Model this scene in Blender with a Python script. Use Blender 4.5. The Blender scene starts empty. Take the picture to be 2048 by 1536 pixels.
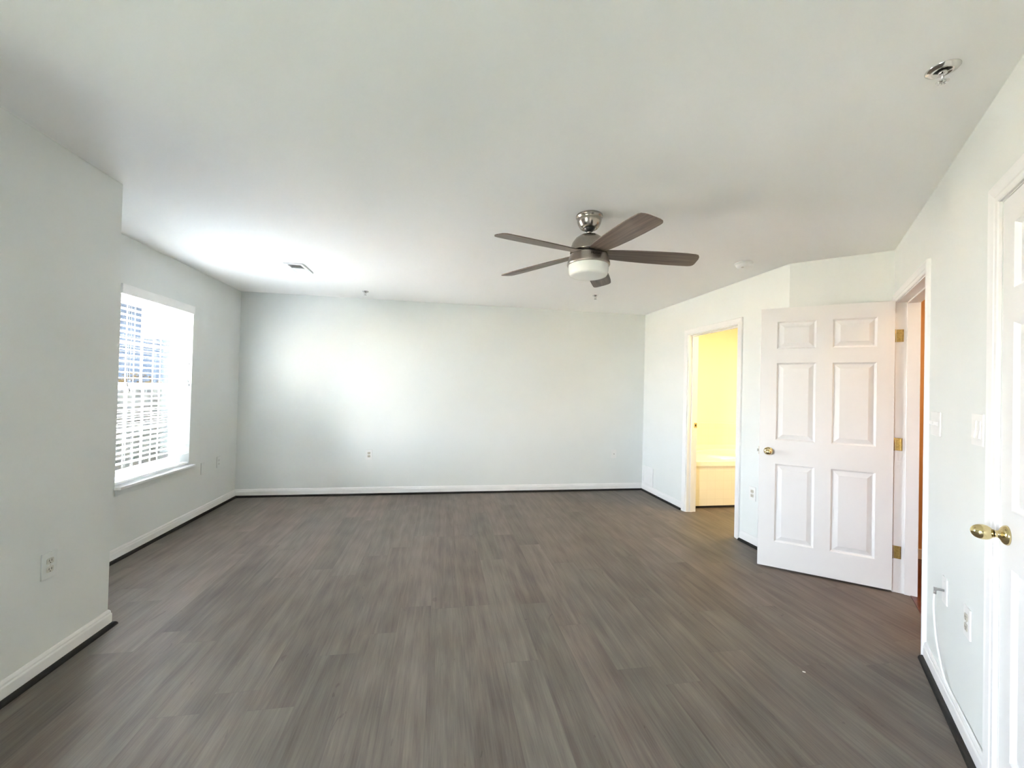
import bpy, bmesh, math, random
from mathutils import Vector, Matrix

S = bpy.context.scene
C = S.collection
PI = math.pi
R = math.radians
random.seed(7)

# ---------------------------------------------------------------- camera
F_PX = 815.17
cam_d = bpy.data.cameras.new('camera')
cam_d.sensor_width = 36.0
cam_d.lens = F_PX / 2048 * 36.0
cam_d.clip_start = 0.05
cam_o = bpy.data.objects.new('camera', cam_d)
C.objects.link(cam_o)
yaw, pitch, roll = 0.1706, 0.0119, 0.0243
fw = Vector((math.sin(yaw) * math.cos(pitch), math.cos(yaw) * math.cos(pitch), math.sin(pitch)))
rt = Vector((math.cos(yaw), -math.sin(yaw), 0))
up = rt.cross(fw)
r2 = math.cos(roll) * rt + math.sin(roll) * up
u2 = -math.sin(roll) * rt + math.cos(roll) * up
M = Matrix((r2, u2, -fw)).transposed().to_4x4()
M.translation = Vector((0, 0, 1.3589))
cam_o.matrix_world = M
S.camera = cam_o

# ---------------------------------------------------------------- look, sky, sun, window portals
vs = S.view_settings
vs.view_transform = 'Standard'
vs.look = 'None'
vs.gamma = 1.0
vs.use_curve_mapping = False
vs.exposure = 2.26
cy = S.cycles
cy.use_denoising = True
try:
    cy.denoiser = 'OPENIMAGEDENOISE'
    cy.denoising_input_passes = 'RGB_ALBEDO_NORMAL'
except Exception:
    pass
cy.max_bounces = 14
cy.diffuse_bounces = 10
cy.glossy_bounces = 4
cy.transmission_bounces = 6
cy.transparent_max_bounces = 12
cy.caustics_reflective = False
cy.caustics_refractive = False
cy.sample_clamp_indirect = 12.0

SKY_STRENGTH = 18.0
SUN_STRENGTH = 185.0

world = bpy.data.worlds.new('sky')
S.world = world
world.use_nodes = True
nt = world.node_tree
nt.nodes.clear()
tc = nt.nodes.new('ShaderNodeTexCoord')
sp = nt.nodes.new('ShaderNodeSeparateXYZ')
rp = nt.nodes.new('ShaderNodeValToRGB')
rp.color_ramp.elements[0].position = 0.0
rp.color_ramp.elements[0].color = (0.92, 0.93, 1.0, 1)
rp.color_ramp.elements[1].position = 0.75
rp.color_ramp.elements[1].color = (0.68, 0.815, 1.0, 1)
bg = nt.nodes.new('ShaderNodeBackground')
bg.inputs['Strength'].default_value = SKY_STRENGTH
wo = nt.nodes.new('ShaderNodeOutputWorld')
nt.links.new(tc.outputs['Generated'], sp.inputs[0])
nt.links.new(sp.outputs['Z'], rp.inputs[0])
nt.links.new(rp.outputs[0], bg.inputs['Color'])
nt.links.new(bg.outputs[0], wo.inputs['Surface'])

def light(name, kind, loc, energy, color=(1, 1, 1), size=1.0, size_y=None, direction=(0, 0, -1), portal=False):
    d = bpy.data.lights.new(name, kind)
    d.energy = energy
    d.color = color
    if kind == 'AREA':
        d.shape = 'RECTANGLE'
        d.size = size
        d.size_y = size_y or size
        if portal:
            d.cycles.is_portal = True
    elif kind == 'SUN':
        d.angle = R(0.6)
    else:
        d.shadow_soft_size = size
    o = bpy.data.objects.new(name, d)
    C.objects.link(o)
    o.location = loc
    o.rotation_euler = Vector(direction).to_track_quat('-Z', 'Y').to_euler()
    return o

# late-morning sun from beyond the far wall, lighting the yard but not shining in
light('sun', 'SUN', (0, 20, 20), SUN_STRENGTH, (1.0, 0.915, 0.86), direction=(0.12, -0.75, -0.65))

# ---------------------------------------------------------------- room dimensions (metres)
H = 2.44
D = 5.308            # far wall
XL = -2.374          # window wall
XR = 2.789           # bathroom-door wall
XP = -1.772          # face of the chase between the two windows
YP, YP0 = 2.588, 0.80
YC = 2.8995          # outside corner of the bathroom-door wall
IC = (3.2376, 2.4509)  # inside corner beside the entry door
Q = math.sqrt(0.5)
YR = -1.09           # rear wall
W1 = (3.490, 4.390, 0.555, 2.066)   # window in view: y0 y1 z0 z1
W2 = (-1.05, -0.02, 0.44, 1.92)    # unseen bare window added to light the room from the near side
B0, B1, BZ = 3.470, 4.285, 2.040    # bathroom doorway y0 y1 top
E0, E1, EZ = 0.100, 0.945, 2.052    # entry doorway along the diagonal wall
K0, K1, KZ = 1.945, 2.665, 2.052    # closet doorway along the diagonal wall
LEND = 4.995

# portals tell the sampler where the daylight comes in
light('window_portal', 'AREA', (XL - 0.16, (W1[0] + W1[1]) / 2, (W1[2] + W1[3]) / 2), 1, size=W1[3] - W1[2], size_y=W1[1] - W1[0], direction=(1, 0, 0), portal=True)
light('window_portal', 'AREA', (XL - 0.16, (W2[0] + W2[1]) / 2, (W2[2] + W2[3]) / 2), 1, size=W2[3] - W2[2], size_y=W2[1] - W2[0], direction=(1, 0, 0), portal=True)

def W(t, o, z=0.0):
    """point on the diagonal wall: t from the inside corner, o out into the room"""
    return Vector((IC[0] - t * Q - o * Q, IC[1] - t * Q + o * Q, z))

# ---------------------------------------------------------------- materials
def lin(c):
    return tuple((v / 12.92 if v <= 0.04045 else ((v + 0.055) / 1.055) ** 2.4) for v in c)

MATS = {}
def mat(name, color, rough=0.5, metal=0.0, spec=0.5, bump=0.0, bscale=300.0, emis=None, estr=0.0, vary=0.0, vscale=6.0, trans=0.0):
    m = bpy.data.materials.new(name)
    m.use_nodes = True
    n, l = m.node_tree.nodes, m.node_tree.links
    b = n['Principled BSDF']
    b.inputs['Base Color'].default_value = (*color, 1)
    b.inputs['Roughness'].default_value = rough
    b.inputs['Metallic'].default_value = metal
    b.inputs['Specular IOR Level'].default_value = spec
    if trans:
        b.inputs['Transmission Weight'].default_value = trans
    if emis:
        b.inputs['Emission Color'].default_value = (*emis, 1)
        b.inputs['Emission Strength'].default_value = estr
    g = n.new('ShaderNodeNewGeometry')
    if bump:
        t = n.new('ShaderNodeTexNoise')
        t.inputs['Scale'].default_value = bscale
        t.inputs['Detail'].default_value = 3
        l.new(g.outputs['Position'], t.inputs['Vector'])
        bp = n.new('ShaderNodeBump')
        bp.inputs['Strength'].default_value = bump
        bp.inputs['Distance'].default_value = 0.002
        l.new(t.outputs['Fac'], bp.inputs['Height'])
        l.new(bp.outputs[0], b.inputs['Normal'])
    if vary:
        t2 = n.new('ShaderNodeTexNoise')
        t2.inputs['Scale'].default_value = vscale
        t2.inputs['Detail'].default_value = 4
        l.new(g.outputs['Position'], t2.inputs['Vector'])
        r = n.new('ShaderNodeValToRGB')
        r.color_ramp.elements[0].position = 0.3
        r.color_ramp.elements[1].position = 0.7
        r.color_ramp.elements[0].color = (*[max(0, c * (1 - vary)) for c in color], 1)
        r.color_ramp.elements[1].color = (*[min(1, c * (1 + vary)) for c in color], 1)
        l.new(t2.outputs['Fac'], r.inputs[0])
        l.new(r.outputs[0], b.inputs['Base Color'])
    MATS[name] = m
    return m

WALL = mat('wall_paint', (0.700, 0.724, 0.709), 0.62, spec=0.3, bump=0.12, bscale=420, vary=0.012, vscale=2.0)
CEIL = mat('ceiling_paint', (0.905, 0.90, 0.885), 0.85, spec=0.2, bump=0.1, bscale=350)
TRIM = mat('white_trim_paint', (0.765, 0.765, 0.76), 0.36, spec=0.45, bump=0.03, bscale=60)
DOORM = mat('white_door_paint', (0.75, 0.75, 0.745), 0.42, spec=0.4, bump=0.04, bscale=90)
SHOE = mat('dark_shoe_moulding', (0.010, 0.009, 0.008), 0.55, spec=0.25, vary=0.3, vscale=30)
PLATE = mat('white_plastic', (0.74, 0.74, 0.725), 0.35, vary=0.01, vscale=60)
PAINTED = mat('painted_over_plate', (0.700, 0.724, 0.709), 0.5, spec=0.35, vary=0.012, vscale=20)
SLOT = mat('socket_slot', (0.05, 0.045, 0.04), 0.6, vary=0.2, vscale=80)
BEIGE = mat('aged_socket_plastic', (0.50, 0.47, 0.40), 0.45, vary=0.15, vscale=90)
NICKEL = mat('brushed_nickel', (0.33, 0.30, 0.27), 0.22, 1.0, vary=0.05, vscale=120)
NICKELS = mat('satin_nickel', (0.36, 0.33, 0.30), 0.31, 1.0, vary=0.05, vscale=120)
BLACKB = mat('black_hanger_ball', (0.012, 0.012, 0.016), 0.3, vary=0.2, vscale=60)
BRASS = mat('polished_brass', (0.70, 0.58, 0.31), 0.13, 1.0, vary=0.05, vscale=50)
BRASSD = mat('dull_brass', (0.42, 0.31, 0.11), 0.38, 1.0, vary=0.2, vscale=90)
CHROME = mat('chrome', (0.66, 0.65, 0.63), 0.12, 1.0, vary=0.04, vscale=60)
STEEL = mat('connector_steel', (0.40, 0.39, 0.38), 0.3, 1.0, vary=0.1, vscale=100)
DARKH = mat('dark_recess', (0.02, 0.018, 0.016), 0.7, vary=0.2, vscale=50)
OPAL = mat('opal_glass', (0.88, 0.89, 0.86), 0.25, spec=0.5, vary=0.01, vscale=30)
BLIND = mat('white_blind_slat', (0.86, 0.865, 0.86), 0.4, vary=0.012, vscale=15)
CORD = mat('pale_cord', (0.55, 0.56, 0.58), 0.7, vary=0.1, vscale=80)
TASSEL = mat('grey_tassel', (0.26, 0.27, 0.28), 0.5, vary=0.1, vscale=80)
VINYL = mat('white_vinyl', (0.82, 0.85, 0.87), 0.35, vary=0.01, vscale=20)
CABLE = mat('white_cable', (0.84, 0.85, 0.85), 0.4, vary=0.01, vscale=50)
INK = mat('dark_lettering', (0.03, 0.028, 0.025), 0.5, vary=0.1, vscale=50)
DUCT_SHADE = mat('duct_shade', (0.035, 0.036, 0.033), 0.6, vary=0.1, vscale=60)
BWALL = mat('bath_wall_paint', (0.82, 0.80, 0.67), 0.6, bump=0.08, bscale=400)
HWALL = mat('hall_wall_lamp_tint', (0.55, 0.30, 0.12), 0.6, bump=0.08, bscale=400)  # orange lamplight mixed into the wall colour
CHERRY = mat('dark_cherry_floor', (0.085, 0.022, 0.012), 0.3, vary=0.4, vscale=14)
TUBM = mat('tub_acrylic', (0.86, 0.83, 0.74), 0.15, vary=0.01, vscale=10)
BARK = mat('dark_bark', (0.006, 0.005, 0.006), 0.9, spec=0.0, vary=0.3, vscale=25)
LEAFO = mat('rust_leaves', (0.0095, 0.0048, 0.0016), 0.9, spec=0.0, vary=0.5, vscale=9)
LEAFY = mat('ochre_leaves', (0.0095, 0.0063, 0.0024), 0.9, spec=0.0, vary=0.4, vscale=9)
SPECK = mat('white_paper_speck', (0.9, 0.9, 0.88), 0.6, vary=0.02, vscale=90)

def tile_mat():
    m = mat('glazed_wall_tile', (0.84, 0.78, 0.66), 0.22)
    n, l = m.node_tree.nodes, m.node_tree.links
    b = n['Principled BSDF']
    g = n.new('ShaderNodeNewGeometry')
    mp = n.new('ShaderNodeMapping')
    mp.inputs['Rotation'].default_value = (R(90), 0, 0)
    br = n.new('ShaderNodeTexBrick')
    br.offset = 0.0
    br.inputs['Scale'].default_value = 1.0
    br.inputs['Brick Width'].default_value = 0.108
    br.inputs['Row Height'].default_value = 0.108
    br.inputs['Mortar Size'].default_value = 0.0016
    br.inputs['Color1'].default_value = (0.84, 0.79, 0.67, 1)
    br.inputs['Color2'].default_value = (0.82, 0.77, 0.65, 1)
    br.inputs['Mortar'].default_value = (0.76, 0.70, 0.58, 1)
    l.new(g.outputs['Position'], mp.inputs['Vector'])
    l.new(mp.outputs[0], br.inputs['Vector'])
    l.new(br.outputs['Color'], b.inputs['Base Color'])
    return m
TILE = tile_mat()

def floor_mat():
    m = mat('grey_vinyl_plank', (0.19, 0.17, 0.15), 0.5, spec=0.3)
    n, l = m.node_tree.nodes, m.node_tree.links
    b = n['Principled BSDF']
    def math_(op, a, bb=None, c=None):
        x = n.new('ShaderNodeMath')
        x.operation = op
        for i, v in enumerate((a, bb, c)):
            if v is None:
                continue
            if isinstance(v, (int, float)):
                x.inputs[i].default_value = v
            else:
                l.new(v, x.inputs[i])
        return x.outputs[0]
    def comb(x, y, z):
        c = n.new('ShaderNodeCombineXYZ')
        for i, v in enumerate((x, y, z)):
            if isinstance(v, (int, float)):
                c.inputs[i].default_value = v
            else:
                l.new(v, c.inputs[i])
        return c.outputs[0]
    def noise(vec, detail=4, rough=0.55, dist=0.0):
        t = n.new('ShaderNodeTexNoise')
        t.inputs['Scale'].default_value = 1.0
        t.inputs['Detail'].default_value = detail
        t.inputs['Roughness'].default_value = rough
        t.inputs['Distortion'].default_value = dist
        l.new(vec, t.inputs['Vector'])
        return t.outputs['Fac']
    def white(vec):
        t = n.new('ShaderNodeTexWhiteNoise')
        t.noise_dimensions = '3D'
        l.new(vec, t.inputs['Vector'])
        return t.outputs['Value']
    g = n.new('ShaderNodeNewGeometry')
    s = n.new('ShaderNodeSeparateXYZ')
    l.new(g.outputs['Position'], s.inputs[0])
    X, Y = s.outputs['X'], s.outputs['Y']
    PW, PL = 0.182, 1.22
    u = math_('DIVIDE', math_('ADD', X, 0.030 + PW * 40), PW)
    ix = math_('FLOOR', u)
    fx = math_('FRACT', u)
    off = white(comb(ix, 3.7, 1.3))
    v = math_('ADD', math_('DIVIDE', Y, PL), math_('MULTIPLY', off, 7.0))
    iy = math_('FLOOR', v)
    fy = math_('FRACT', v)
    rnd = white(comb(ix, iy, 9.1))
    rnd2 = white(comb(ix, iy, 4.4))
    sh = math_('MULTIPLY', rnd, 60.0)
    streak = noise(comb(math_('ADD', math_('MULTIPLY', X, 24.0), sh), math_('ADD', math_('MULTIPLY', Y, 1.15), sh), sh), 5, 0.62, 0.6)
    fine = noise(comb(math_('ADD', math_('MULTIPLY', X, 150.0), sh), math_('ADD', math_('MULTIPLY', Y, 7.0), sh), sh), 3, 0.6, 0.3)
    broad = noise(comb(math_('ADD', math_('MULTIPLY', X, 7.0), sh), math_('ADD', math_('MULTIPLY', Y, 0.9), sh), sh), 3, 0.5, 0.8)
    knot = noise(comb(math_('ADD', math_('MULTIPLY', X, 11.0), sh), math_('ADD', math_('MULTIPLY', Y, 4.2), sh), sh), 2, 0.5, 2.2)
    w = n.new('ShaderNodeTexWave')
    w.wave_type = 'RINGS'
    w.inputs['Scale'].default_value = 1.0
    w.inputs['Distortion'].default_value = 6.0
    w.inputs['Detail'].default_value = 3.0
    w.inputs['Detail Scale'].default_value = 1.4
    l.new(comb(math_('ADD', math_('MULTIPLY', X, 9.0), sh), math_('ADD', math_('MULTIPLY', Y, 0.8), sh), 0.0), w.inputs['Vector'])
    tone = math_('MULTIPLY', streak, 0.52)
    tone = math_('ADD', tone, math_('MULTIPLY', fine, 0.34))
    tone = math_('ADD', tone, math_('MULTIPLY', broad, 0.24))
    tone = math_('ADD', tone, math_('MULTIPLY', w.outputs['Fac'], 0.06))
    tone = math_('ADD', math_('SUBTRACT', tone, 0.105), math_('MULTIPLY', math_('SUBTRACT', rnd2, 0.5), 0.10))
    kd = math_('MULTIPLY', math_('GREATER_THAN', knot, 0.73), 0.10)
    tone = math_('SUBTRACT', tone, kd)
    ramp = n.new('ShaderNodeValToRGB')
    cr = ramp.color_ramp
    cr.elements[0].position = 0.26
    cr.elements[0].color = (0.064, 0.052, 0.045, 1)
    cr.elements[1].position = 0.72
    cr.elements[1].color = (0.182, 0.156, 0.136, 1)
    e = cr.elements.new(0.47)
    e.color = (0.116, 0.097, 0.084, 1)
    l.new(tone, ramp.inputs[0])
    hue = n.new('ShaderNodeMixRGB')
    hue.blend_type = 'MULTIPLY'
    hue.inputs['Fac'].default_value = 1.0
    hr = n.new('ShaderNodeValToRGB')
    hr.color_ramp.elements[0].color = (1.03, 0.99, 0.97, 1)
    hr.color_ramp.elements[1].color = (0.97, 1.0, 0.97, 1)
    l.new(rnd, hr.inputs[0])
    l.new(ramp.outputs[0], hue.inputs['Color1'])
    l.new(hr.outputs[0], hue.inputs['Color2'])
    sx = math_('LESS_THAN', math_('MINIMUM', fx, math_('SUBTRACT', 1.0, fx)), 0.0045)
    sy = math_('LESS_THAN', math_('MINIMUM', fy, math_('SUBTRACT', 1.0, fy)), 0.0010)
    seam = math_('MAXIMUM', sx, sy)
    mx = n.new('ShaderNodeMixRGB')
    mx.blend_type = 'MIX'
    mx.inputs['Color2'].default_value = (0.085, 0.075, 0.066, 1)
    l.new(math_('MULTIPLY', seam, 0.55), mx.inputs['Fac'])
    l.new(hue.outputs[0], mx.inputs['Color1'])
    l.new(mx.outputs[0], b.inputs['Base Color'])
    rr = math_('ADD', 0.43, math_('MULTIPLY', fine, 0.14))
    l.new(rr, b.inputs['Roughness'])
    bp = n.new('ShaderNodeBump')
    bp.inputs['Strength'].default_value = 0.15
    bp.inputs['Distance'].default_value = 0.001
    l.new(math_('SUBTRACT', fine, math_('MULTIPLY', seam, 0.8)), bp.inputs['Height'])
    l.new(bp.outputs[0], b.inputs['Normal'])
    return m
FLOOR = floor_mat()

def blade_mat():
    m = mat('walnut_blade', (0.16, 0.12, 0.10), 0.4, spec=0.4)
    n, l = m.node_tree.nodes, m.node_tree.links
    b = n['Principled BSDF']
    tcn = n.new('ShaderNodeTexCoord')
    mp = n.new('ShaderNodeMapping')
    mp.inputs['Scale'].default_value = (3.0, 60.0, 20.0)
    t = n.new('ShaderNodeTexNoise')
    t.inputs['Scale'].default_value = 1.0
    t.inputs['Detail'].default_value = 4
    r = n.new('ShaderNodeValToRGB')
    r.color_ramp.elements[0].position = 0.3
    r.color_ramp.elements[0].color = (0.075, 0.055, 0.045, 1)
    r.color_ramp.elements[1].position = 0.7
    r.color_ramp.elements[1].color = (0.175, 0.135, 0.112, 1)
    l.new(tcn.outputs['Object'], mp.inputs['Vector'])
    l.new(mp.outputs[0], t.inputs['Vector'])
    l.new(t.outputs['Fac'], r.inputs[0])
    l.new(r.outputs[0], b.inputs['Base Color'])
    return m
BLADE = blade_mat()

def ground_mat():
    m = mat('leaf_litter', (0.4, 0.2, 0.06), 0.9)
    n, l = m.node_tree.nodes, m.node_tree.links
    b = n['Principled BSDF']
    g = n.new('ShaderNodeNewGeometry')
    v = n.new('ShaderNodeTexVoronoi')
    v.inputs['Scale'].default_value = 9.0
    r = n.new('ShaderNodeValToRGB')
    els = r.color_ramp.elements
    els[0].color = (0.56, 0.42, 0.30, 1)
    els[1].color = (0.62, 0.52, 0.42, 1)
    for p_, c_ in ((0.3, (0.48, 0.38, 0.29)), (0.5, (0.62, 0.46, 0.30)), (0.75, (0.52, 0.47, 0.38))):
        e = els.new(p_)
        e.color = (*c_, 1)
    s = n.new('ShaderNodeSeparateXYZ')
    l.new(g.outputs['Position'], v.inputs['Vector'])
    l.new(v.outputs['Color'], s.inputs[0])
    l.new(s.outputs[0], r.inputs[0])
    l.new(r.outputs[0], b.inputs['Base Color'])
    return m
GROUND = ground_mat()

def glass_mat():
    m = bpy.data.materials.new('window_glass')
    m.use_nodes = True
    n, l = m.node_tree.nodes, m.node_tree.links
    n.clear()
    tr = n.new('ShaderNodeBsdfTransparent')
    tr.inputs['Color'].default_value = (0.93, 0.97, 0.97, 1)
    gl = n.new('ShaderNodeBsdfGlossy')
    gl.inputs['Roughness'].default_value = 0.02
    fr = n.new('ShaderNodeFresnel')
    fr.inputs['IOR'].default_value = 1.45
    mx = n.new('ShaderNodeMixShader')
    o = n.new('ShaderNodeOutputMaterial')
    l.new(fr.outputs[0], mx.inputs[0])
    l.new(tr.outputs[0], mx.inputs[1])
    l.new(gl.outputs[0], mx.inputs[2])
    l.new(mx.outputs[0], o.inputs['Surface'])
    return m
GLASS = glass_mat()

# ---------------------------------------------------------------- mesh helpers
ID = Matrix.Identity(4)

def frame(origin, xdir, zdir=(0, 0, 1)):
    """matrix with local x along xdir, local z along zdir, y = z cross x"""
    x = Vector(xdir).normalized()
    z = Vector(zdir).normalized()
    y = z.cross(x).normalized()
    m = Matrix((x, y, z)).transposed().to_4x4()
    m.translation = Vector(origin)
    return m

class MB:
    """collects geometry in world coordinates and links it as one mesh"""
    def __init__(self):
        self.bm = bmesh.new()
    def face(self, pts):
        vs_ = [self.bm.verts.new(p) for p in pts]
        return self.bm.faces.new(vs_)
    def box(self, a, b, m=ID, bev=0.0):
        tmp = bmesh.new()
        bmesh.ops.create_cube(tmp, size=1)
        a, b = Vector(a), Vector(b)
        for v in tmp.verts:
            v.co = Vector([(a[i] + b[i]) / 2 + v.co[i] * (b[i] - a[i]) for i in range(3)])
        if bev:
            bmesh.ops.bevel(tmp, geom=list(tmp.edges), offset=bev, segments=2, affect='EDGES', profile=0.6)
        self._take(tmp, m)
        return self
    def _take(self, tmp, m=ID):
        mp = {}
        for v in tmp.verts:
            mp[v] = self.bm.verts.new(m @ v.co)
        for f in tmp.faces:
            nf = self.bm.faces.new([mp[v] for v in f.verts])
            nf.smooth = f.smooth
        tmp.free()
    def lathe(self, prof, m=ID, seg=48, cap=True, smooth=True):
        """prof: (r, z) list revolved about local z"""
        rings = []
        for r, z in prof:
            if r < 1e-6:
                rings.append([self.bm.verts.new(m @ Vector((0, 0, z)))])
            else:
                rings.append([self.bm.verts.new(m @ Vector((r * math.cos(2 * PI * k / seg), r * math.sin(2 * PI * k / seg), z))) for k in range(seg)])
        for a, b in zip(rings, rings[1:]):
            for k in range(seg):
                k2 = (k + 1) % seg
                q = [a[k % len(a)], a[k2 % len(a)], b[k2 % len(b)], b[k % len(b)]]
                q2 = []
                for v in q:
                    if v not in q2:
                        q2.append(v)
                if len(q2) > 2:
                    f = self.bm.faces.new(q2)
                    f.smooth = smooth
        if cap:
            for rg in (rings[0], rings[-1]):
                if len(rg) > 2:
                    self.bm.faces.new(rg)
        return self
    def tube(self, pts, rad, seg=10, cap=True):
        pts = [Vector(p) for p in pts]
        rings = []
        for i, p in enumerate(pts):
            d = (pts[min(i + 1, len(pts) - 1)] - pts[max(i - 1, 0)]).normalized()
            a = d.orthogonal().normalized() if i == 0 else (rings_a - d * rings_a.dot(d)).normalized()
            rings_a = a
            b = d.cross(a)
            rr = rad[i] if isinstance(rad, (list, tuple)) else rad
            rings.append([self.bm.verts.new(p + rr * (math.cos(2 * PI * k / seg) * a + math.sin(2 * PI * k / seg) * b)) for k in range(seg)])
        for a, b in zip(rings, rings[1:]):
            for k in range(seg):
                f = self.bm.faces.new([a[k], a[(k + 1) % seg], b[(k + 1) % seg], b[k]])
                f.smooth = True
        if cap:
            self.bm.faces.new(rings[0][::-1])
            self.bm.faces.new(rings[-1])
        return self
    def loft(self, loops, closed_prof=True, caps=True, smooth=False):
        rows = [[self.bm.verts.new(p) for p in lp] for lp in loops]
        n = len(rows[0])
        for a, b in zip(rows, rows[1:]):
            for k in range(n if closed_prof else n - 1):
                f = self.bm.faces.new([a[k], a[(k + 1) % n], b[(k + 1) % n], b[k]])
                f.smooth = smooth
        if caps:
            self.bm.faces.new(rows[0][::-1])
            self.bm.faces.new(rows[-1])
        return self
    def build(self, name, material, parent=None, local=False):
        bmesh.ops.recalc_face_normals(self.bm, faces=list(self.bm.faces))
        me = bpy.data.meshes.new(name)
        if parent is not None and not local:
            inv = parent_world(parent).inverted()
            self.bm.transform(inv)
        self.bm.to_mesh(me)
        self.bm.free()
        for mm in (material if isinstance(material, (list, tuple)) else [material]):
            me.materials.append(mm)
        o = bpy.data.objects.new(name, me)
        C.objects.link(o)
        if parent is not None:
            o.parent = parent
        return o

def parent_world(o):
    m = o.matrix_basis.copy()
    while o.parent is not None:
        o = o.parent
        m = o.matrix_basis @ m
    return m

def tag(o, label, cat, group=None, kind=None):
    o['label'] = label
    o['category'] = cat
    if group:
        o['group'] = group
    if kind:
        o['kind'] = kind
    return o

def thing(name, label, cat, m, group=None, kind=None):
    o = bpy.data.objects.new(name, None)
    o.empty_display_size = 0.05
    C.objects.link(o)
    o.matrix_basis = m if isinstance(m, Matrix) else Matrix.Translation(Vector(m))
    return tag(o, label, cat, group, kind)

def struct(o, label, cat):
    return tag(o, label, cat, kind='structure')

def copy_tree(o, parent=None):
    c = o.copy()
    C.objects.link(c)
    if parent is not None:
        c.parent = parent
    for ch in [x for x in bpy.data.objects if x.parent is o]:
        copy_tree(ch, c)
    return c

# ---------------------------------------------------------------- walls, floor, ceiling
def wall(name, p0, p1, thick, label, openings=(), material=WALL, z0=0.0, z1=H, ext0=0.0, ext1=0.0):
    """wall whose room face runs p0 -> p1 with the room on its left; body lies to the right.
    openings: (s0, s1, za, zb) along the run"""
    p0, p1 = Vector((*p0, 0)), Vector((*p1, 0))
    d = (p1 - p0)
    L = d.length
    d.normalize()
    nrm = Vector((d.y, -d.x, 0))
    ss = sorted({-ext0, L + ext1, *[o[0] for o in openings], *[o[1] for o in openings]})
    zs = sorted({z0, z1, *[o[2] for o in openings], *[o[3] for o in openings]})
    def hole(i, j):
        if i < 0 or j < 0 or i >= len(ss) - 1 or j >= len(zs) - 1:
            return True
        sm, zm = (ss[i] + ss[i + 1]) / 2, (zs[j] + zs[j + 1]) / 2
        return any(o[0] < sm < o[1] and o[2] < zm < o[3] for o in openings)
    b = MB()
    V = {}
    def vert(i, j, k):
        if (i, j, k) not in V:
            V[(i, j, k)] = b.bm.verts.new(p0 + d * ss[i] + nrm * (thick * k) + Vector((0, 0, zs[j])))
        return V[(i, j, k)]
    for i in range(len(ss) - 1):
        for j in range(len(zs) - 1):
            if hole(i, j):
                continue
            for k in (0, 1):
                b.bm.faces.new([vert(i, j, k), vert(i + 1, j, k), vert(i + 1, j + 1, k), vert(i, j + 1, k)])
            for (di, dj, e) in ((-1, 0, ((i, j), (i, j + 1))), (1, 0, ((i + 1, j), (i + 1, j + 1))), (0, -1, ((i, j), (i + 1, j))), (0, 1, ((i, j + 1), (i + 1, j + 1)))):
                if hole(i + di, j + dj):
                    (a0, a1), (b0, b1) = e
                    b.bm.faces.new([vert(a0, a1, 0), vert(b0, b1, 0), vert(b0, b1, 1), vert(a0, a1, 1)])
    return struct(b.build(name, material), label, 'wall')

def op(y_start, sgn, w):
    a, b = (w[0] - y_start) * sgn, (w[1] - y_start) * sgn
    return (min(a, b), max(a, b), w[2], w[3])

TW = 0.15
RE = W(LEND, 0)
# the room outline is walked with the room on the left hand
wall('wall_left', (XL, D), (XL, YR), TW, 'pale grey-green wall holding the blind-covered window', [op(D, -1, W1), op(D, -1, W2)], ext0=TW, ext1=TW)
wall('wall_back', (XR + 2.9, D), (XL, D), TW, 'long pale grey wall facing the camera with two small white plates', ext1=0)
wall('wall_bathroom', (XR, YC), (XR, D), 0.12, 'narrow pale wall with the doorway into the yellow-lit bathroom', [(B0 - YC, B1 - YC, 0.0, BZ)])
wall('wall_angled', IC[:2], (XR, YC), 0.12, 'short pale diagonal wall behind the open six-panel door', ext0=0.12)
wall('wall_right', W(LEND, 0)[:2], IC[:2], 0.12, 'pale diagonal wall with the entry doorway, switches and closet door',
     [(LEND - E1, LEND - E0, 0.0, EZ), (LEND - K1, LEND - K0, 0.0, KZ)])
wall('wall_rear', (XL, YR), (RE[0], RE[1]), TW, 'unseen wall behind the camera, darkened to cut bounce light', material=mat('bounce_cut_dark', (0.10, 0.11, 0.12), 0.6, bump=0.1, bscale=400), ext0=TW, ext1=TW)  # unseen wall coloured dark to cut bounce onto the ceiling
b = MB()
b.box((XL, YP0, 0), (XP, YP, H))
struct(b.build('wall_chase', WALL), 'boxed-out pale grey-green wall section jutting into the room before the window', 'wall')

b = MB()
b.box((XL - TW, YR - 0.5, -0.12), (6.2, D + TW, 0.0))
fl = struct(b.build('floor', FLOOR), 'grey-brown wood-look vinyl plank floor', 'floor')
b = MB()
b.box((XL - TW, YR - 2.6, H), (6.2, D + TW, H + 0.2))
ce = struct(b.build('ceiling', CEIL), 'flat white ceiling', 'ceiling')

# bathroom shell
wall('wall_bathroom_far', (5.70, YC), (5.70, D), 0.12, 'yellow-lit end wall inside the bathroom', material=BWALL, ext0=0.1, ext1=0.12)
wall('wall_bathroom_near', (2.92, 3.02), (5.70, 3.02), 0.12, 'yellow-lit near wall inside the bathroom', material=BWALL)
b = MB()
b.box((XR + 0.1205, D - 0.012, 0.0), (5.70, D, H))
struct(b.build('wall_bathroom_back', BWALL), 'yellow-lit wall above the bathtub', 'wall')

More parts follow.
